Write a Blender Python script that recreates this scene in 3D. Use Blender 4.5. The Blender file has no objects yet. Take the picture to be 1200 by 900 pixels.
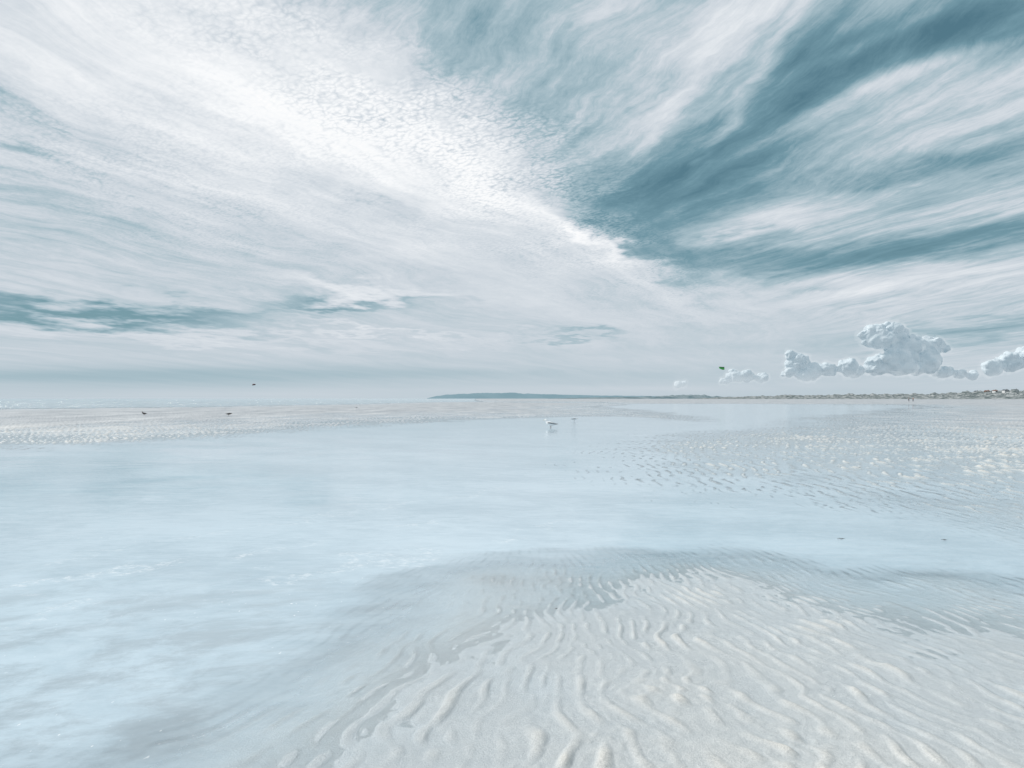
import bpy, bmesh, math, random
import numpy as np
from mathutils import Vector, noise as mn
R=math.radians
random.seed(4); rng=np.random.default_rng(11)
C=bpy.context.scene.collection
F=733.0; CX=600.0; HY=467.0; CAMH=1.6
def gp(px,py,z=0.0):
    Y=(CAMH-z)*F/(py-HY); return ((px-CX)/F*Y, Y)
# ---------------------------------------------------------------- node expression helper
class E:
    def __init__(s,nt,v): s.nt=nt; s.v=v
    def _m(s,op,*a,clamp=False):
        n=s.nt.nodes.new('ShaderNodeMath'); n.operation=op; n.use_clamp=clamp
        for i,x in enumerate((s,)+a):
            x=x.v if isinstance(x,E) else x
            if isinstance(x,(int,float)): n.inputs[i].default_value=x
            else: s.nt.links.new(x,n.inputs[i])
        return E(s.nt,n.outputs[0])
    def __add__(s,o): return s._m('ADD',o)
    __radd__=__add__
    def __mul__(s,o): return s._m('MULTIPLY',o)
    __rmul__=__mul__
    def __sub__(s,o): return s._m('SUBTRACT',o)
    def __rsub__(s,o): return (s*-1.0)+o
    def __truediv__(s,o): return s._m('DIVIDE',o)
    def max(s,o): return s._m('MAXIMUM',o)
    def min(s,o): return s._m('MINIMUM',o)
    def abs(s): return s._m('ABSOLUTE')
    def exp(s): return s._m('EXPONENT')
    def pow(s,o): return s._m('POWER',o)
    def clamp(s): return s._m('ADD',0.0,clamp=True)
    def ss(s,lo,hi,a=0.0,b=1.0):
        n=s.nt.nodes.new('ShaderNodeMapRange'); n.interpolation_type='SMOOTHSTEP'
        s.nt.links.new(s.v,n.inputs[0])
        for i,x in zip((1,2,3,4),(lo,hi,a,b)): n.inputs[i].default_value=x
        return E(s.nt,n.outputs[0])
def const(nt,x):
    n=nt.nodes.new('ShaderNodeValue'); n.outputs[0].default_value=x; return E(nt,n.outputs[0])
def comb(nt,*a):
    n=nt.nodes.new('ShaderNodeCombineXYZ')
    for i,x in enumerate(a):
        x=x.v if isinstance(x,E) else x
        if isinstance(x,(int,float)): n.inputs[i].default_value=x
        else: nt.links.new(x,n.inputs[i])
    return n.outputs[0]
def sep(nt,v):
    n=nt.nodes.new('ShaderNodeSeparateXYZ'); nt.links.new(v,n.inputs[0]); return [E(nt,o) for o in n.outputs]
def nz(nt,vec,scale=1,detail=5,rough=.55,dist=0.0):
    n=nt.nodes.new('ShaderNodeTexNoise'); nt.links.new(vec,n.inputs['Vector'])
    n.inputs['Scale'].default_value=scale; n.inputs['Detail'].default_value=detail
    n.inputs['Roughness'].default_value=rough; n.inputs['Distortion'].default_value=dist
    return E(nt,n.outputs[0])
def ramp(nt,fac,stops):
    n=nt.nodes.new('ShaderNodeValToRGB'); nt.links.new(fac.v,n.inputs[0]); cr=n.color_ramp
    while len(cr.elements)<len(stops): cr.elements.new(.5)
    for e,(p,c) in zip(cr.elements,stops): e.position=p; e.color=(*c,1)
    return n.outputs[0]
def mixc(nt,fac,a,b,mode='MIX'):
    n=nt.nodes.new('ShaderNodeMix'); n.data_type='RGBA'; n.blend_type=mode
    ins=[n.inputs[0],n.inputs[6],n.inputs[7]]
    for s_,x in zip(ins,(fac,a,b)):
        x=x.v if isinstance(x,E) else x
        if isinstance(x,(int,float)): s_.default_value=x
        elif isinstance(x,tuple): s_.default_value=(*x,1)
        else: nt.links.new(x,s_)
    return n.outputs[2]
def s2l(r,g,b): 
    return tuple(((c/255)/12.92 if c/255<.04045 else ((c/255+.055)/1.055)**2.4) for c in (r,g,b))
def mat(name):
    m=bpy.data.materials.new(name); m.use_nodes=True; nt=m.node_tree
    return m,nt,nt.nodes['Principled BSDF'],nt.nodes['Material Output']
def pos(nt):
    g=nt.nodes.new('ShaderNodeNewGeometry'); return g.outputs['Position']
def bump(nt,h,strength=1,dist=.01,normal=None):
    b=nt.nodes.new('ShaderNodeBump'); b.inputs['Strength'].default_value=strength; b.inputs['Distance'].default_value=dist
    nt.links.new(h.v,b.inputs['Height'])
    if normal: nt.links.new(normal,b.inputs['Normal'])
    return b.outputs[0]
# ---------------------------------------------------------------- world
SUN_EL=R(44); SUN_AZ=R(-66)
w=bpy.data.worlds.new("World"); bpy.context.scene.world=w; w.use_nodes=True
w.cycles.sampling_method='NONE'
nt=w.node_tree; bg=nt.nodes['Background']; bg.inputs[1].default_value=0.1
sky=nt.nodes.new('ShaderNodeTexSky'); sky.sky_type='NISHITA'; sky.sun_disc=False
sky.sun_elevation=SUN_EL; sky.sun_rotation=SUN_AZ
tc=nt.nodes.new('ShaderNodeTexCoord'); x,y,z=sep(nt,tc.outputs['Generated'])
ys=y.abs().max(.12); a=x/ys; e=z.max(0.0)/ys
k_=const(nt,1.0)/(e+.08); U=a*k_; V=k_
w1=nz(nt,comb(nt,U*.7,V*.7,3.1),1.0,2,.5)-.5
w2=nz(nt,comb(nt,U*2.2,V*2.2,9.4),1.0,4,.60)-.5
warp=w1*.9+w2*.24
def streak(tx,ty,fp,fq,seed,detail=6,rough=.62,wamp=1.0):
    n=math.hypot(tx,ty); tx/=n; ty/=n
    p=U*tx+V*ty; q=U*ty-V*tx+warp*wamp
    return nz(nt,comb(nt,p*fp,q*fq,seed),1.0,detail,rough)-.5
sA=streak(.7,1,.45,2.4,1.0)
sA2=streak(.7,1,2.4,12,5.0,4,.66,1.3)
sB=streak(-.68,1,.6,3.0,11.0,7,.64,.9)
sB2=streak(-.45,1,2.0,11.0,15.0,7,.74,.9)
aw=a+w2*.18+w1*.08; ew=e+w2*.11
def blob(px,py,l,wd,ang,wt,aa=None,ee=None):
    a0=(px-CX)/F; e0=(HY-py)/F; c=math.cos(R(ang)); s=math.sin(R(ang))
    da=(aa or aw)-a0; de=(ee or ew)-e0
    uu=(da*c+de*s)*(F/l); vv=(de*c-da*s)*(F/wd)
    return ((uu*uu+vv*vv)*-1.0).exp()*wt
dark=[(765,220,95,36,15,.48),(885,170,130,44,30,.46),(1090,35,220,50,14,.36),(1180,20,90,40,20,.26),(950,80,100,50,45,.22),(1110,195,170,27,14,.42),(790,292,90,23,0,.44),(1010,297,190,17,7,.36),(1180,268,110,16,8,.22),
      (590,120,120,36,-35,.15),(640,45,170,60,-25,.13),(110,364,200,11,-3,.52),(400,356,75,6,0,.34),(680,392,45,5,0,.22),(30,172,45,9,-10,.3),
      (1150,388,140,14,4,.24)]
lite=[(240,90,300,110,-25,.21),(450,190,230,60,-28,.20),(625,243,150,26,-31,.28),(712,290,60,10,-28,.34),
      (775,135,150,14,54,.20),(870,110,150,10,58,.16),(990,120,240,11,26,.20),(1070,85,220,12,20,.20),(1040,40,240,8,24,.14),(930,250,270,14,14,.20),(1040,340,220,14,6,.12),(430,340,120,7,-5,.20),(420,385,150,5,-4,.20),(220,395,220,6,-3,.12)]
L=const(nt,0.0)
for d in dark: L=L-blob(*d)
for d in lite: L=L+blob(*d)
edge=(a-((420-CX)/F))*.52+(e-(HY-85)/F)*.85
rm=edge.ss(-.03,.10)
hor=(e*-9.0).exp()
low=e.ss(.02,.40,.35,1.0)
st=(sA*.60+sA2*.40*low)*(1.0-rm)+(sB*.78+sB2*.64)*rm
fade=1.0-hor*.9
cell=nt.nodes.new('ShaderNodeTexVoronoi'); cell.voronoi_dimensions='2D'; cell.feature='F1'; cell.inputs['Scale'].default_value=1.0
cn=nz(nt,comb(nt,U*20,V*20,2.0),1.0,3,.6)-.5
cn2=nz(nt,comb(nt,U*20,V*20,52.0),1.0,3,.6)-.5
rowp=U*.819-V*.573; rowq=U*.573+V*.819
nt.links.new(comb(nt,rowp*46+cn*3.6,rowq*74+cn2*3.6,0.0),cell.inputs['Vector'])
cells=(E(nt,cell.outputs['Distance'])*-1.0+.44)
cm=blob(600,212,240,58,-32,1.0)+blob(400,115,240,70,-30,.9)+blob(180,200,260,90,-18,.50)
patch=nz(nt,comb(nt,U*4,V*4,22.0),1.0,4,.65).ss(.26,.60)
fine=nz(nt,comb(nt,U*3.4,V*3.4,4.7),1.0,7,.76)-.5
T=L+.60+(st+fine*low*.42)*fade+cells*cm*patch*.40-rm*fade*.01
hb=nz(nt,comb(nt,a*1.2,e*38,6.0),1.0,2,.5)-.5
T=T*(1.0-hor*.8)+(hb*.20+.59)*(hor*.8)-blob(150,441,480,11,0,.10,a,e)
T=(T*.84).clamp()
ccol=ramp(nt,T,[(0,s2l(82,122,138)),(.22,s2l(116,153,167)),(.41,s2l(168,190,200)),(.53,s2l(204,213,221)),(.67,s2l(227,232,237)),(.84,s2l(248,250,252)),(1,s2l(255,255,255))])
ten=mixc(nt,1.0,ccol,(10,10,10),'MULTIPLY')
sk=mixc(nt,1.0,sky.outputs[0],(.74,.86,.70),'MULTIPLY')
cov=T.ss(-.05,.38,.78,1.0)
fin=mixc(nt,cov,sk,ten)
nt.links.new(fin,bg.inputs[0])
sun=bpy.data.lights.new('sun','SUN'); sun.energy=3.4; sun.angle=R(.6); sun.color=(1,.98,.945)
so=bpy.data.objects.new('sun',sun); C.objects.link(so)
sd=Vector((math.sin(SUN_AZ)*math.cos(SUN_EL),math.cos(SUN_AZ)*math.cos(SUN_EL),math.sin(SUN_EL)))
so.rotation_euler=sd.to_track_quat('Z','Y').to_euler()
# ---------------------------------------------------------------- numeric fields
def field(n,Lm,fn,seed):
    r=np.random.default_rng(seed); k=np.fft.fftfreq(n,Lm/n); kx,ky=np.meshgrid(k,k)
    f=np.fft.ifft2(np.fft.fft2(r.standard_normal((n,n)))*fn(kx,ky)).real
    return ((f-f.mean())/f.std()).astype(np.float32)
def rip(f0,sa,sw=.17):
    def fn(kx,ky):
        K=np.hypot(kx,ky)+1e-9; ang=np.arctan2(np.abs(ky),np.abs(kx))*np.sign(ky*kx+1e-12)
        return np.exp(-((K-f0)/(sw*f0))**2)*np.exp(-(ang/sa)**2)
    return fn
RIP=field(2048,24.0,rip(1/.135,R(33),.23),1)
RIP2=field(2048,24.0,rip(1/.06,R(60),.35),2)
FBM=field(1024,1.0,lambda kx,ky:(np.hypot(kx,ky)+3)**-1.9,3)
SMO=field(512,1.0,lambda kx,ky:(np.hypot(kx,ky)+3)**-2.2*np.exp(-(np.hypot(kx,ky)/14)**2),5)
def samp(A,u,v,Lm):
    n=A.shape[0]; u=(u/Lm*n)%n; v=(v/Lm*n)%n
    i=np.floor(u).astype(int); j=np.floor(v).astype(int); fu=u-i; fv=v-j; i%=n; j%=n; i1=(i+1)%n; j1=(j+1)%n
    return (A[j,i]*(1-fu)+A[j,i1]*fu)*(1-fv)+(A[j1,i]*(1-fu)+A[j1,i1]*fu)*fv
def sdist(X,Y,poly):
    P=np.array(poly,float); d=np.full(X.shape,1e18); ins=np.zeros(X.shape,bool)
    for k in range(len(P)):
        x0,y0=P[k]; x1,y1=P[(k+1)%len(P)]; dx,dy=x1-x0,y1-y0
        t=np.clip(((X-x0)*dx+(Y-y0)*dy)/(dx*dx+dy*dy+1e-12),0,1)
        d=np.minimum(d,(X-x0-t*dx)**2+(Y-y0-t*dy)**2)
        if y1!=y0:
            c=((y0>Y)!=(y1>Y))&(X<(dx)*(Y-y0)/(dy)+x0); ins^=c
    return np.where(ins,1,-1)*np.sqrt(d)
S1=[gp(*p) for p in [(300,960),(358,900),(425,858),(498,803),(565,756),(622,726),(690,706),(780,703),(870,716),(960,733),(1080,752),(1200,768),(1500,815)]]+[(9,.2),(-.95,.2),(-.95,1.3)]
S2=[gp(*p) for p in [(-500,530),(0,521),(130,516),(250,509),(350,501),(450,496),(560,490.5),(650,488),(740,487.5),(785,490),(803,492.5),(775,485),(745,480.5),(700,477),(735,474.5),(700,471.5),(520,471),(420,473.5),(250,476.5),(0,479),(-500,481)]]
S3=[gp(*p) for p in [(2200,600),(1500,572),(1200,547),(1120,535),(1050,519),(1000,502),(1000,492),(1040,484),(1070,480),(1100,476),(1060,474),(900,473.3),(735,473.2),(700,471)]]+[(80,300),(-14,300),(-40,700),(-1500,26000),(45000,45000),(40000,3000),(900,30)]
def sstep(x,a,b):
    t=np.clip((x-a)/(b-a),0,1); return t*t*(3-2*t)
def height(X,Y):
    wx=X+samp(SMO,X,Y,9.0)*.08*np.minimum(Y/4,5); wy=Y+samp(SMO,X+50,Y+9,7.0)*.08*np.minimum(Y/4,6)
    d1=sdist(wx,wy,S1); d2=sdist(wx,wy,S2); d3=sdist(wx,wy,S3)
    lft=1-sstep(X-.25*(Y-3),-.2,1.4)
    a1=np.where(d1>0,.08*(1-np.exp(-d1*.018/.08)),d1*(.0095+.012*lft)-np.clip(-d1-1.6,0,50)*.03)
    a2=np.where(d2>0,np.minimum(d2*.0022,.10),d2*.012)
    a3=np.where(d3>0,np.minimum(d3*.0030,.5),d3*(.0018+.006*sstep(Y,26,36))-np.clip(-d3-7,0,60)*.008)
    h=np.maximum(np.maximum(a1,a2),a3); h=np.maximum(h,-.13)
    far=np.clip(Y/40,0,1); near=1-sstep(Y,6.5,9)
    h=h+samp(SMO,X,Y,14.0)*.004+samp(FBM,X,Y*1.0,160.0)*.006*far+samp(SMO,X,Y,4.0)*.002*near
    yy=3*np.tanh((Y-3.5)/4); xx=3.2*np.tanh(X/3.2)
    u=X+yy*(-.28+.34*xx)*np.exp(-((Y-3.5)/14)**2)+samp(SMO,X,Y,5.0)*.05; v=Y+samp(SMO,X+3,Y+7,6.0)*.06
    n1=samp(RIP,u,v,24.0); n2=samp(RIP2,u*.9+3,v+5,24.0); n3=samp(RIP,u/2.3+7,v/2.9+3,24.0)
    k=sstep(Y,7,13); n1=n1*np.sqrt(1-k)+n3*np.sqrt(k)
    dep=np.clip(-h,0,1)
    loc=.80+.45*np.clip(samp(SMO,X+20,Y,3.0)+.6,0,1.6)
    loc=loc*(1-k)+k*.95
    amp=loc*np.exp(-dep/(.030+.035*np.maximum(1-lft,sstep(Y,6,9))))*(1+2.9*k)*np.exp(-(Y/80)**2)*(1-near*(.38+.22*lft)*(1-sstep(h,-.002,.030)))
    r=np.clip(n1-.12,0,2.0)**1.05*.0080+np.clip(n2-.1,0,2)*.0013+samp(FBM,X,Y,1.2)*.0011*near
    return h+r*amp-.004*amp
rows=np.concatenate([1/np.linspace(1/1.2,.385,50)[:-1],1/np.linspace(.385,.385/760,760),[3200,6000,12000,32000]])
cols=np.linspace(-1.25,1.25,1250)
YY,AA=np.meshgrid(rows,cols,indexing='ij'); XX=AA*(YY+.7)
HH=height(XX,YY)
def grid_mesh(name,X,Y,Z,keep,attr):
    nr,nc=X.shape; idx=np.arange(nr*nc).reshape(nr,nc)
    q=np.stack([idx[:-1,:-1],idx[:-1,1:],idx[1:,1:],idx[1:,:-1]],-1)[keep]
    used=np.unique(q); mp=np.full(nr*nc,-1); mp[used]=np.arange(len(used)); q=mp[q].astype(np.int32)
    co=np.stack([X.ravel()[used],Y.ravel()[used],Z.ravel()[used]],-1).astype(np.float32)
    me=bpy.data.meshes.new(name); me.vertices.add(len(co)); me.vertices.foreach_set('co',co.ravel())
    me.loops.add(q.size); me.loops.foreach_set('vertex_index',q.ravel())
    me.polygons.add(len(q)); me.polygons.foreach_set('loop_start',np.arange(0,q.size,4,dtype=np.int32))
    me.polygons.foreach_set('use_smooth',np.ones(len(q),bool))
    me.update(calc_edges=True)
    at=me.attributes.new('level','FLOAT','POINT'); at.data.foreach_set('value',attr.ravel()[used].astype(np.float32))
    o=bpy.data.objects.new(name,me); C.objects.link(o); return o
def level(nt):
    n=nt.nodes.new('ShaderNodeAttribute'); n.attribute_name='level'; return E(nt,n.outputs['Fac'])
allk=np.ones((len(rows)-1,len(cols)-1),bool)
beach=grid_mesh('beach_sand',XX,YY,HH,allk,HH); beach['kind']='structure'
hc=np.maximum.reduce([-HH[:-1,:-1],-HH[1:,:-1],-HH[:-1,1:],-HH[1:,1:]])
yc=YY[:-1,:-1]; xc=XX[:-1,:-1]
seam=(yc>88)&(xc<-2)
wet=(hc>-.02)
pool=grid_mesh('tidal_pool_water',XX,YY,XX*0,wet&~seam,-HH); pool['kind']='structure'
sea=grid_mesh('sea',XX,YY,XX*0,wet&seam,-HH); sea['kind']='structure'
# ---------------------------------------------------------------- sand material
m,nt,bs,out=mat('sand'); P=pos(nt); px_,py_,pz_=sep(nt,P); h=level(nt)
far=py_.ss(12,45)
n0=nz(nt,P,.8,4,.6)-.5; n1=nz(nt,P,14,4,.7)-.5; n2=nz(nt,P,100,2,.7)-.5; n3=nz(nt,P,300,2,.75)-.5
nf=nz(nt,comb(nt,px_*.30,py_*.13,0.0),1.0,8,.80)-.5
hw=h+n0*.008+n1*.004+nf*far*.22
wetm=hw.ss(-.010,.052,1.0,0.0)
dry=mixc(nt,(n1*.8+n2*1.4+n3*1.8+.5).clamp(),s2l(174,170,163),s2l(238,233,225))
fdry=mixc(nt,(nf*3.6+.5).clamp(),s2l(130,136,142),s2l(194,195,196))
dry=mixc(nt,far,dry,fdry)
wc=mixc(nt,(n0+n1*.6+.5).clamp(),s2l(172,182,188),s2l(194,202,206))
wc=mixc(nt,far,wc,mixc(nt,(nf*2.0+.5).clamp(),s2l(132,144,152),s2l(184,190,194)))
uw_lift=mixc(nt,(n0+n1*.8+.5).clamp(),s2l(216,231,239),s2l(240,248,252))  # submerged sand painted brighter to replace light the water sheet blocks
wc=mixc(nt,h.ss(-.016,.006,1.0,0.0),wc,uw_lift)
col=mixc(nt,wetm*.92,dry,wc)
spk=nz(nt,P,230,1,.5).ss(.72,.78)
col=mixc(nt,spk*.45,col,s2l(110,104,100))
nt.links.new(col,bs.inputs['Base Color'])
rg=wetm.ss(0,1,.85,.18); nt.links.new(rg.v,bs.inputs['Roughness'])
nt.links.new(bump(nt,n1*.26+n2*.40+n3*.42+nf*far*20.0,.9,.012),bs.inputs['Normal'])
beach.data.materials.append(m)
# ---------------------------------------------------------------- water materials
def water_mat(name,c1,c2,wave,dist,rough,soft,cover=.90):
    m,nt,bs,out=mat(name); P=pos(nt); X,Y,Z=sep(nt,P); d=level(nt)
    fa=Y.ss(12,45)
    nn=nz(nt,P,.6,3,.5)-.5; nf=nz(nt,comb(nt,X*.30,Y*.13,0.0),1.0,8,.80)-.5
    dd=d+nn*.003-nf*fa*.06
    al=dd.ss(.0,soft)
    wx=X+nn*2.0
    a1=nz(nt,comb(nt,wx*.8,Y*2.6,0.0),1.0,4,.55); a2=nz(nt,comb(nt,wx*6,Y*15,2.0),1.0,3,.65)
    calm=nz(nt,comb(nt,X*.30,Y*.5,5.0),1.0,3,.6).ss(.40,.62)
    rgt=(X-Y*.05).ss(.0,2.5)*Y.ss(4.5,6.5)
    n5=nz(nt,comb(nt,X*.9,Y*.9,3.0),1.0,6,.68)-.5; n6=nz(nt,comb(nt,X*10,Y*16,1.0),1.0,4,.72)
    brk=nz(nt,comb(nt,X*.9,Y*.9,77.0),1.0,2,.5).ss(.42,.56)
    t=(Y-X-9.3)*.7+n5*2.2; t2=(Y-X*.8-7.4)*.7+n5*3.0; t3=(Y-X*1.1-11.3)*.7+n5*2.6
    rg_=X.ss(-6.5,-3.5)*X.ss(.2,1.6,1.0,0.0)*brk
    line=((t*t)*-160.0).exp()+((t2*t2)*-110.0).exp()*.7+((t3*t3)*-70.0).exp()*.5
    froth_glint=(line*n6.ss(.46,.62)*rg_*.6)
    glint_dots=nz(nt,comb(nt,X*34,Y*22,7.0),1.0,1,.5).ss(.71,.77)*nz(nt,comb(nt,X*.6,Y*.9,31.0),1.0,3,.6).ss(.48,.60)*X.ss(-1.5,.5,1.0,0.0)*.7  # sun glints painted as white specks in the water colour
    froth_glint=(froth_glint+glint_dots).clamp()  # froth lines together with the painted glints
    hgt=a1*1.0+a2*((calm*.55+rgt*.8).min(.9)+.12)+line*rg_*.5
    nrm=bump(nt,hgt,wave,dist)
    pat=nz(nt,comb(nt,X*.35+nn*.8,Y*.5+X*.12,8.0),1.0,7,.64)
    fing=nz(nt,comb(nt,X*3+nn*3,Y*7,18.0),1.0,5,.72)
    base=mixc(nt,(pat*.65+fing*.35).ss(.36,.64),c1,c2)
    mud=nz(nt,comb(nt,X*1.3+nn*2,Y*2.2-X*.6,41.0),1.0,8,.72).ss(.43,.64)*Y.ss(3.0,7.5,1.0,0.0)
    base=mixc(nt,mud*.75,base,s2l(154,166,173))
    base=mixc(nt,froth_glint,base,(.88,.90,.91)); nt.links.new(base,bs.inputs['Base Color'])
    bs.inputs['Roughness'].default_value=rough; bs.inputs['IOR'].default_value=1.33
    nt.links.new(nrm,bs.inputs['Normal'])
    tr=nt.nodes.new('ShaderNodeBsdfTransparent'); tr.inputs[0].default_value=(.98,.995,1,1)
    gl=nt.nodes.new('ShaderNodeBsdfGlossy'); gl.inputs['Roughness'].default_value=rough; nt.links.new(nrm,gl.inputs['Normal'])
    fr=nt.nodes.new('ShaderNodeFresnel'); fr.inputs[0].default_value=1.33; nt.links.new(nrm,fr.inputs['Normal'])
    ms=nt.nodes.new('ShaderNodeMixShader'); nt.links.new(fr.outputs[0],ms.inputs[0]); nt.links.new(tr.outputs[0],ms.inputs[1]); nt.links.new(gl.outputs[0],ms.inputs[2])
    ms2=nt.nodes.new('ShaderNodeMixShader'); nt.links.new((al*cover).v,ms2.inputs[0]); nt.links.new(ms.outputs[0],ms2.inputs[1]); nt.links.new(bs.outputs[0],ms2.inputs[2])
    nt.links.new(ms2.outputs[0],out.inputs[0]); return m
pool.data.materials.append(water_mat('pool_water',s2l(171,189,199),s2l(194,210,219),.34,.012,.035,.038,.93))
sea.data.materials.append(water_mat('sea_water',s2l(166,186,196),s2l(203,214,219),1.0,.35,.15,.03))
# ---------------------------------------------------------------- hills and dunes
def interp(tab,v): 
    xs=[t[0] for t in tab]; return np.interp(v,xs,[t[1] for t in tab])
def ridge(name,x0,x1,n,distf,prof,rough,m,depth=.12,rows_=14,seed=0):
    pts=np.linspace(x0,x1,n); vs=[]; fs=[]
    for i,p in enumerate(pts):
        D=distf(p); hp=interp(prof,p)
        for j in range(rows_):
            t=j/(rows_-1); prf=math.sin(min(t*1.35,1)*math.pi/2)**1.2 if t<.75 else 1-(t-.75)*.8
            Y=D*(1+depth*t); nv=mn.fractal(Vector((p*.11+seed,t*4,seed)),.8,2.0,5)
            z=D/F*hp*prf*(1+rough*nv)
            vs.append(((p-CX)/F*Y,Y,z if j else -.3))
    for i in range(n-1):
        for j in range(rows_-1):
            k=i*rows_+j; fs.append((k,k+rows_,k+rows_+1,k+1))
    me=bpy.data.meshes.new(name); me.from_pydata(vs,[],fs); me.update()
    for f in me.polygons: f.use_smooth=True
    me.materials.append(m); o=bpy.data.objects.new(name,me); C.objects.link(o); o['kind']='structure'; return o
def haze_glow_mat(name,ca,cb,scale,haze,hc=s2l(176,198,208),thr=(.4,.6)):
    m,nt,bs,out=mat(name); P=pos(nt); X,Y,Z=sep(nt,P)
    f=nz(nt,comb(nt,X*scale,Y*scale*.25,Z*scale*2.5),1.0,6,.65).ss(*thr)
    nt.links.new(mixc(nt,f,ca,cb),bs.inputs['Base Color']); bs.inputs['Roughness'].default_value=.95
    em=nt.nodes.new('ShaderNodeEmission'); em.inputs[0].default_value=(*hc,1)  # aerial haze painted in as a bluish glow over the surface colour
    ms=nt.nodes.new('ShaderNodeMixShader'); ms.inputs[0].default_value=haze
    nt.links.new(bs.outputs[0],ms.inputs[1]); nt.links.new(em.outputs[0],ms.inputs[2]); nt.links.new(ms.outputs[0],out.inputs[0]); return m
mh=haze_glow_mat('headland_haze_glow',(.05,.09,.10),(.10,.14,.15),.004,.62,s2l(150,184,198))
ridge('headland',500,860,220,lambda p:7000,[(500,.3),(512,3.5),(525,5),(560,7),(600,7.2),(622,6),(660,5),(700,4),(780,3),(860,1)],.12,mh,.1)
mh2=haze_glow_mat('far_dune_scrub_haze',(.03,.06,.065),(.20,.22,.22),.02,.3,s2l(150,182,196))
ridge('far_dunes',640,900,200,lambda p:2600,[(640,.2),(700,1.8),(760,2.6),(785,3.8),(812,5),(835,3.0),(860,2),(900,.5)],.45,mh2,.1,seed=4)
mh3=haze_glow_mat('dune_scrub_haze',(.035,.05,.045),(.36,.36,.35),.24,.14,thr=(.45,.58))
DD=lambda p:1500-(min(p,1400)-810)*1.6
DPROF=[(810,.3),(850,2.6),(900,4.2),(960,5),(1010,6.2),(1080,6.5),(1120,8),(1150,9.5),(1180,11),(1230,12),(1400,11),(1750,9)]
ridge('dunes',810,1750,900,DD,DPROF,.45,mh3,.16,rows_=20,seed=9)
# ---------------------------------------------------------------- cumulus clouds
m,nt,bs,out=mat('cumulus'); P=pos(nt); X,Y,Z=sep(nt,P)
bs.inputs['Base Color'].default_value=(.90,.94,.96,1); bs.inputs['Roughness'].default_value=1; bs.inputs['Specular IOR Level'].default_value=0
cn=nz(nt,P,.009,5,.55); nt.links.new(bump(nt,cn,.55,60),bs.inputs['Normal'])
em=nt.nodes.new('ShaderNodeEmission'); nt.links.new(mixc(nt,Z.ss(110,360),s2l(196,209,218),s2l(70,122,146)),em.inputs[0])  # glow colour: pale haze low down, teal cloud shade higher up
ms=nt.nodes.new('ShaderNodeMixShader'); nt.links.new(Z.ss(100,340,.66,.36).v,ms.inputs[0])   # horizon haze painted as glow, strongest at the cloud base
nt.links.new(bs.outputs[0],ms.inputs[1]); nt.links.new(em.outputs[0],ms.inputs[2]); nt.links.new(ms.outputs[0],out.inputs[0]); mcl=m
mf,nt,bs,out=mat('cloud_mist_glow'); nt.nodes.remove(bs)
DEN=.0045
va=nt.nodes.new('ShaderNodeVolumeAbsorption'); va.inputs[0].default_value=(0,0,0,1); va.inputs[1].default_value=DEN
ve=nt.nodes.new('ShaderNodeEmission'); ve.inputs[0].default_value=(*s2l(216,225,231),1); ve.inputs[1].default_value=DEN  # mist glows by itself, standing in for sunlight scattered in the cloud edge
ad=nt.nodes.new('ShaderNodeAddShader'); nt.links.new(va.outputs[0],ad.inputs[0]); nt.links.new(ve.outputs[0],ad.inputs[1]); nt.links.new(ad.outputs[0],out.inputs['Volume'])
DC=6000.0
def tex(nm,s,d):
    t=bpy.data.textures.new(nm,'CLOUDS'); t.noise_scale=s; t.noise_depth=d; t.noise_type='SOFT_NOISE'; return t
tx1=tex('billow',160,2); tx2=tex('puff',70,3); tx3=tex('wisp',45,4)
def cumulus(blobs,base,label,seed):
    rd=random.Random(seed); bm=bmesh.new(); k=DC/F; pts=[]
    for (px,py,r) in blobs:
        pts.append((px,py,rd.uniform(-.3,.3)*r,r))
        for _ in range(8):
            th=rd.uniform(-.3,math.pi+.3); ph=rd.uniform(-1.2,1.2); rr=r*rd.uniform(.25,.6)
            pts.append((px+math.cos(th)*math.cos(ph)*r*.8,py-math.sin(th)*math.cos(ph)*r*.75,math.sin(ph)*r*.8,rr))
    for (px,py,dz,r) in pts:
        if py>base: py=base-rd.uniform(0,2)
        c=Vector(((px-CX)*k,DC+dz*k,(HY-py)*k+CAMH))
        s=bmesh.ops.create_icosphere(bm,subdivisions=3,radius=1)
        for v in s['verts']:
            n=mn.noise(v.co*1.6+c*.01); d=v.co*(r*k)*(1+.3*n); p=c+Vector((d.x*1.1,d.y,d.z*.85)); zb=(HY-base)*k+k*1.8*mn.noise(p*.008)
            if p.z<zb: p.z=zb+(p.z-zb)*.25
            v.co=p
    o=bpy.data.meshes.new('cumulus_cloud'); bm.to_mesh(o); bm.free()
    root=bpy.data.objects.new('cumulus_cloud',None); C.objects.link(root)
    def layer(nm,me,mt,vox,disp,extra):
        me.materials.clear(); me.materials.append(mt); ob=bpy.data.objects.new(nm,me); C.objects.link(ob); ob.parent=root
        md=ob.modifiers.new('r','REMESH'); md.mode='VOXEL'; md.voxel_size=vox; md.use_smooth_shade=True
        ms_=ob.modifiers.new('s','SMOOTH'); ms_.iterations=7; ms_.factor=.7
        if extra:
            dm=ob.modifiers.new('e','DISPLACE'); dm.strength=extra; dm.mid_level=0
        for t_,st_ in disp:
            dm=ob.modifiers.new('d','DISPLACE'); dm.texture=t_; dm.texture_coords='GLOBAL'; dm.strength=st_; dm.mid_level=.5
        ms2_=ob.modifiers.new('s2','SMOOTH'); ms2_.iterations=2; ms2_.factor=.5
    layer('cloud_body',o,mcl,5.0,((tx1,60),(tx2,30)),-2)
    layer('mist_glow_fringe',o.copy(),mf,8.0,((tx1,90),(tx3,70)),18)
    root['label']=label; root['category']='cloud'; root['group']='cumulus clouds low over the horizon'
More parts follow.
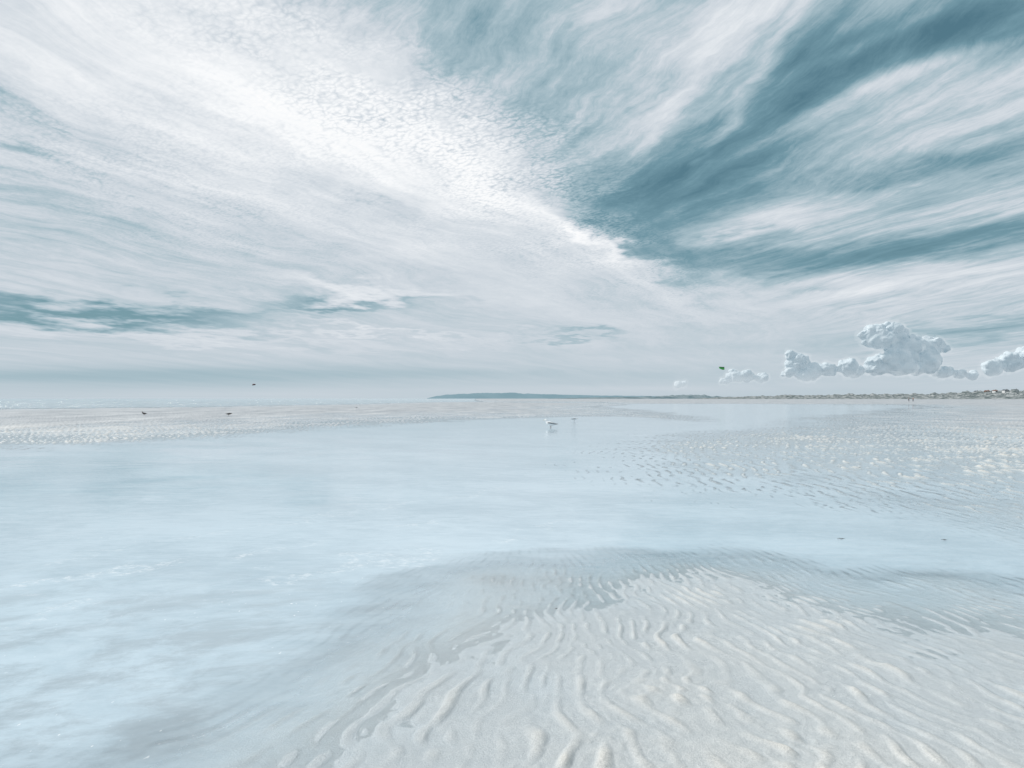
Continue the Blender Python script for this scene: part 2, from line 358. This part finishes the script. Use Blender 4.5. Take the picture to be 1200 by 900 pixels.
cumulus([(1030,398,15),(1048,394,15),(1062,408,18),(1088,409,15),(1050,424,19),(1078,425,18),(1104,408,6),(1030,430,14),(1025,387,9),(1012,392,6),(1040,384,8)],445,'tallest cumulus cloud, towering grey-sided head over the right horizon',1)
cumulus([(935,427,12),(928,417,7),(952,437,10),(970,434,10),(990,431,11),(1004,436,8),(925,437,7),(940,441,8)],448,'long white cumulus bank just left of the tallest cloud',2)
cumulus([(850,447,5),(862,442,8),(876,441,8),(892,443,7)],451,'small ragged cumulus cloud between the green kite and the long bank',3)
cumulus([(795,450,3.5),(802,450,4)],454,'tiniest cloud puff, left of the green kite',4)
cumulus([(1108,436,8),(1096,435,5),(1125,438,7),(1138,440,6)],446,'low flat cumulus cloud joining the tallest cloud on its right',5)
cumulus([(1165,431,10),(1185,425,12),(1203,418,14),(1222,425,12)],443,'white cumulus cloud cut by the right edge of the picture',6)
# ---------------------------------------------------------------- small things
def simple(name,c,r=.6):
    m,nt,bs,out=mat(name); P=pos(nt); n=nz(nt,P,60,3,.6)
    nt.links.new(mixc(nt,n,tuple(x*.8 for x in c),tuple(min(1,x*1.2) for x in c)),bs.inputs['Base Color']); bs.inputs['Roughness'].default_value=r; return m
M=dict(white=simple('white_feather',(.90,.90,.90)),grey=simple('grey_feather',(.26,.28,.30)),black=simple('black_feather',(.03,.03,.035)),brown=simple('brown_feather',(.10,.085,.075)),
 yellow=simple('beak',(.6,.38,.06)),pink=simple('leg_skin',(.45,.30,.27)),green=simple('kite_green',(.05,.36,.07)),dark=simple('kite_dark',(.03,.035,.04)),red=simple('kite_red',(.35,.05,.05)),
 skin=simple('skin',(.5,.33,.26)),navy=simple('navy_cloth',(.03,.04,.07)),rust=simple('rust_cloth',(.25,.07,.05)),weed=simple('seaweed',(.05,.045,.03),.35),shell=simple('shell',(.12,.11,.12),.4),
 render=simple('white_wall',(.7,.7,.69)),brick=simple('brown_brick',(.22,.16,.13)),slate=simple('slate_roof',(.10,.12,.14)),tile=simple('tile_roof',(.22,.12,.09)),glass=simple('window_glass',(.04,.06,.08),.15),wood=simple('door_wood',(.08,.07,.06)))
def ob(name,bm,m,parent=None,loc=None,smooth=True):
    me=bpy.data.meshes.new(name); bm.to_mesh(me); bm.free()
    for f in me.polygons: f.use_smooth=smooth
    me.materials.append(m); o=bpy.data.objects.new(name,me); C.objects.link(o)
    if parent: o.parent=parent
    if loc: o.location=loc
    return o
def loft(bm,rings,n=12,cap=True):
    L=len(rings); all_=[]
    for i,(p,ra,rb) in enumerate(rings):
        p=Vector(p); q0=Vector(rings[max(i-1,0)][0]); q1=Vector(rings[min(i+1,L-1)][0]); t=(q1-q0).normalized()
        s=t.cross(Vector((0,0,1)));  s=Vector((0,1,0)) if s.length<.05 else s.normalized()
        u=s.cross(t).normalized()
        all_.append([bm.verts.new(p+s*ra*math.cos(2*math.pi*k/n)+u*rb*math.sin(2*math.pi*k/n)) for k in range(n)])
    for A,B in zip(all_,all_[1:]):
        for k in range(n): bm.faces.new((A[k],A[(k+1)%n],B[(k+1)%n],B[k]))
    bm.faces.new(all_[0][::-1]); bm.faces.new(all_[-1])
    return bm
def empty(name,loc,rz,label,cat,group=None):
    o=bpy.data.objects.new(name,None); C.objects.link(o); o.location=loc; o.rotation_euler=(0,0,rz); o['label']=label; o['category']=cat
    if group: o['group']=group
    return o
def gull(loc,rz,label,body,wing,group,sc=1.0,head_down=False,sink=0.0):
    t=empty('gull',(loc[0],loc[1],loc[2]-sink),rz,label,'bird',group); t.scale=(sc,)*3
    hz=-.10 if head_down else 0; hx=.03 if head_down else 0
    ob('body',loft(bmesh.new(),[((-.25,0,.205),.008,.006),((-.20,0,.208),.028,.014),((-.12,0,.212),.055,.045),((-.02,0,.218),.078,.075),((.07,0,.235),.078,.080),((.125,0,.265+hz*.3),.056,.062),((.15+hx,0,.305+hz*.7),.042,.044),((.165+hx,0,.345+hz),.038,.038),((.19+hx,0,.368+hz),.036,.035),((.22+hx,0,.368+hz),.028,.028),((.24+hx,0,.364+hz),.012,.012)],14),M[body],t)
    for s in (-1,1):
        wg=ob('wing',loft(bmesh.new(),[((.08,s*.068,.265),.012,.018),((.03,s*.074,.265),.014,.030),((-.06,s*.066,.250),.013,.030),((-.16,s*.045,.230),.010,.022),((-.22,s*.025,.22),.007,.015)],10),M[wing],t)
        ob('wing_tip',loft(bmesh.new(),[((-.20,s*.03,.222),.008,.017),((-.26,s*.016,.220),.006,.011),((-.32,s*.008,.222),.002,.003)],8),M['black'],wg)
        bm=loft(bmesh.new(),[((-.005,s*.03,.16),.009,.009),((-.012,s*.03,.10),.007,.007),((.0,s*.03,.01),.006,.006)],7)
        lg=ob('leg',bm,M['pink'],t)
        bm=bmesh.new(); v=[bm.verts.new(p) for p in ((-.012,s*.03,.012),(.055,s*.03-.025,.003),(.065,s*.03,.003),(.055,s*.03+.025,.003))]
        bm.faces.new(v[:3]); bm.faces.new((v[0],v[2],v[3])); ob('foot',bm,M['pink'],lg)
        bm=bmesh.new(); bmesh.ops.create_icosphere(bm,subdivisions=1,radius=.005); ob('eye',bm,M['black'],t,(.208+hx,s*.027,.375+hz))
    ob('beak',loft(bmesh.new(),[((.232+hx,0,.364+hz),.010,.011),((.262+hx,0,.361+hz),.007,.009),((.285+hx,0,.352+hz),.002,.003)],8),M['yellow'],t)
    return t
def ground(px,py):
    x,y=gp(px,py); hh=float(height(np.array([x]),np.array([y]))[0]); return (x,y,max(hh,-.01))
GG='gulls standing about the pool and the far sandbar'
gull(ground(645,501),R(150),'pale gull with grey wings standing alone in the shallows of the pool','white','grey',GG,1.5,False,.12)
gull(ground(673,493.5),R(20),'smaller gull at the pool edge, just right of the pale wading gull','white','grey',GG,.9,True,.04)
gull(ground(169,488.5),R(170),'dark brown bird on the far sandbar, leftmost of the standing birds','brown','black',GG,1.0)
gull(ground(268,488.5),R(10),'dark brown bird on the far sandbar leaning forward, second standing bird from the left','brown','black',GG,1.0,True)
gull(ground(418,480),R(30),'tiny pale bird far off on the sandbar between the headland and the dark birds','white','grey',GG,1.0)
# kites
def kite(px,py,D,label,ca,cb,span,rz,tilt):
    t=empty('kite',((px-CX)/F*D,D,(HY-py)/F*D+CAMH),rz,label,'kite','kites in the air'); t.rotation_euler=(tilt,0,rz)
    n=20
    def P(i,c):
        th=R(-80)+R(160)*i/n; w_=math.cos(th*.95)**.6
        ch=.42*span*w_; return (math.sin(th)*span*.5,-c*ch+abs(math.sin(th))**2*.1*span,math.cos(th)*span*.42)
    bm=bmesh.new(); g=[[bm.verts.new(Vector(P(i,c/5))+Vector((0,0,math.sin(c/5*math.pi)*.03*span))) for c in range(6)] for i in range(n+1)]
    for i in range(n):
        for c in range(5): bm.faces.new((g[i][c],g[i+1][c],g[i+1][c+1],g[i][c+1]))
    ob('canopy',bm,M[ca],t)
    ob('leading_edge',loft(bmesh.new(),[(P(i,0),.05*span*(.4+.6*math.cos(R(-80+160*i/n))),.05*span*(.4+.6*math.cos(R(-80+160*i/n)))) for i in range(n+1)],8),M[cb],t)
    for i in (4,7,10,13,16):
        ob('strut',loft(bmesh.new(),[(P(i,0),.018*span,.018*span),(P(i,.5),.014*span,.014*span),(P(i,1),.006*span,.006*span)],6),M[cb],t)
kite(845,431,480,'green and black kite flying left of the cumulus clouds','green','dark',5.0,R(25),R(80))
kite(298,451,480,'small dark kite flying low over the sea at the left','dark','red',3.0,R(-20),R(60))
# people
def skin_obj(name,joints,edges,m,parent):
    me=bpy.data.meshes.new(name); me.from_pydata([j[0] for j in joints],edges,[]); me.update()
    o=bpy.data.objects.new(name,me); C.objects.link(o); o.parent=parent; me.materials.append(m)
    o.modifiers.new('s','SKIN')
    for i,j in enumerate(joints):
        me.skin_vertices[0].data[i].radius=(j[1],j[1]*.85)
    me.skin_vertices[0].data[0].use_root=True
    ss=o.modifiers.new('u','SUBSURF'); ss.levels=1; ss.render_levels=1; return o
def person(px,py,rz,label,top,bot,stride=.18):
    t=empty('person',ground(px,py),rz,label,'person','walkers on the far beach')
    s=stride
    J=[((0,0,.95),.13),((0,0,1.15),.12),((0,0,1.38),.13),((0,0,1.50),.055),((0,.01,1.58),.075),((0,.01,1.68),.085),((0,0,1.75),.05),
       ((.09,0,.88),.085),((.10,s*.6,.5),.06),((.10,s*.7,.09),.04),((.10,s*.7+.14,.04),.035),((-.09,0,.88),.085),((-.10,-s*.4,.5),.06),((-.10,-s,.10),.04),((-.10,-s+.13,.04),.035),
       ((.19,0,1.40),.055),((.24,-.08,1.14),.042),((.23,.04,.90),.03),((-.19,0,1.40),.055),((-.24,.08,1.14),.042),((-.23,.2,.93),.03)]
    Ed=[(0,1),(1,2),(2,3),(3,4),(4,5),(5,6),(0,7),(7,8),(8,9),(9,10),(0,11),(11,12),(12,13),(13,14),(2,15),(15,16),(16,17),(2,18),(18,19),(19,20)]
    skin_obj('body',J,Ed,M['skin'],t)
    def sub(ids,gr):
        mp={k:i for i,k in enumerate(ids)}; return [(J[k][0],J[k][1]*gr) for k in ids],[(mp[a_],mp[b_]) for a_,b_ in Ed if a_ in mp and b_ in mp]
    skin_obj('jacket',*sub([1,0,2,15,16,18,19],1.18),M[top],t)
    skin_obj('trousers',*sub([0,7,8,9,11,12,13],1.22),M[bot],t)
    skin_obj('hair',[((0,-.015,1.70),.092),((0,-.03,1.75),.07)],[(0,1)],M['dark'],t)
person(1065,471.6,R(80),'far walker in a dark jacket, left of the pair by the right dunes','navy','navy')
person(1070,471.6,R(95),'far walker in a rust jacket, right of the pair by the right dunes','rust','navy',.12)
# houses behind the dunes
def box(bm,x0,x1,y0,y1,z0,z1):
    v=[bm.verts.new(p) for p in ((x0,y0,z0),(x1,y0,z0),(x1,y1,z0),(x0,y1,z0),(x0,y0,z1),(x1,y0,z1),(x1,y1,z1),(x0,y1,z1))]
    for f in ((0,1,5,4),(1,2,6,5),(2,3,7,6),(3,0,4,7),(4,5,6,7),(3,2,1,0)): bm.faces.new([v[i] for i in f])
    return bm
def house(px,w_,hh,label,wall,roof,rz):
    D=DD(px)*1.11; top=DD(px)/F*interp(DPROF,px)
    t=empty('house',((px-CX)/F*D,D,top*.92),rz,label,'house','small houses along the right dunes')
    ob('wall',box(bmesh.new(),-w_/2,w_/2,0,6,-2.5,hh),M[wall],t,smooth=False)
    bm=bmesh.new(); e_=.4; v=[bm.verts.new(p) for p in ((-w_/2-e_,-e_,hh),(w_/2+e_,-e_,hh),(w_/2+e_,6+e_,hh),(-w_/2-e_,6+e_,hh),(-w_/2-e_,3,hh+1.6),(w_/2+e_,3,hh+1.6))]
    for f in ((0,1,5,4),(2,3,4,5),(0,4,3),(1,2,5),(3,2,1,0)): bm.faces.new([v[i] for i in f])
    rf=ob('roof',bm,M[roof],t,smooth=False)
    ob('chimney',box(bmesh.new(),w_*.25,w_*.25+.7,2.6,3.3,hh+1.0,hh+2.3),M['brick'],rf,smooth=False)
    ob('door',box(bmesh.new(),-.5,.5,-.06,-.01,0,2.0),M['wood'],t,smooth=False)
    for s in (-1,1):
        ob('window',box(bmesh.new(),s*w_*.3-.6,s*w_*.3+.6,-.06,-.01,.9,1.9),M['glass'],t,smooth=False)
for a_ in [(1146,5,2.2,'low pale house with a grey roof, leftmost of the houses on the right dunes','render','slate',.1),
           (1158,6,2.2,'brown house with a tiled roof, second from the left on the right dunes','brick','tile',-.1),
           (1168,5,2.2,'pale house with a tiled roof, third from the left on the right dunes','render','tile',.2),
           (1180,7,2.2,'long pale house with a grey roof, fourth from the left on the right dunes','render','slate',0),
           (1192,6,2.3,'brown house with a grey roof, nearest to the right edge on the dunes','brick','slate',.15)]: house(*a_)
# seaweed and shells
def weed(px,py,size,label):
    rd=random.Random(px); bm=bmesh.new()
    for k in range(7):
        a0=rd.uniform(0,6.3); p=Vector((0,0,.006)); rings=[]
        for i in range(7):
            rings.append((tuple(p),size*.05*(1-i/8),size*.03*(1-i/8)+.001)); a0+=rd.uniform(-.7,.7); p=p+Vector((math.cos(a0),math.sin(a0)*.6,rd.uniform(-.05,.16)))*size*.16
        loft(bm,rings,6)
    o=ob('seaweed',bm,M['weed'],None,ground(px,py)); o.location.z=max(o.location.z,0); o['label']=label; o['category']='seaweed'; o['group']='scraps of seaweed in the shallows'
weed(1004,548,.10,'dark seaweed scrap standing in the rippled shallows, farthest of the scraps')
weed(986,632,.05,'dark seaweed scrap in the calm shallows right of centre')
weed(1106,633,.04,'dark seaweed scrap in the shallows near the right edge')
weed(1041,582,.035,'tiny seaweed scrap between the farthest scrap and the pair nearer')
def shell(px,py,r,label):
    bm=bmesh.new(); n=14; rings=[]
    for j in range(6):
        t=j/5; rings.append([bm.verts.new((math.cos(th)*r*t*(1+.05*math.cos(9*th)),math.sin(th)*r*.8*t+r*.2*t,r*.35*(1-t*t))) for th in [R(360*k/n) for k in range(n)]])
    for A_,B_ in zip(rings[1:],rings[2:]):
        for k in range(n): bm.faces.new((A_[k],A_[(k+1)%n],B_[(k+1)%n],B_[k]))
    bm.faces.new(rings[1])
    o=ob('shell',bm,M['shell'],None,ground(px,py)); o['label']=label; o['category']='shell'; o['group']='shells on the sand'
shell(652,713,.012,'small dark shell at the upper edge of the foreground sand')
shell(1165,702,.012,'small dark shell in the wet ripples near the right edge')
# ---------------------------------------------------------------- camera
cam=bpy.data.cameras.new('camera'); co=bpy.data.objects.new('camera',cam); C.objects.link(co)
cam.sensor_width=36; cam.lens=36*F/1200; cam.shift_y=17/1200; cam.clip_end=100000; cam.clip_start=.05
co.location=(0,0,CAMH); co.rotation_euler=(R(90),0,0)
sc=bpy.context.scene; sc.camera=co
sc.view_settings.view_transform='Standard'; sc.view_settings.look='None'; sc.view_settings.exposure=0
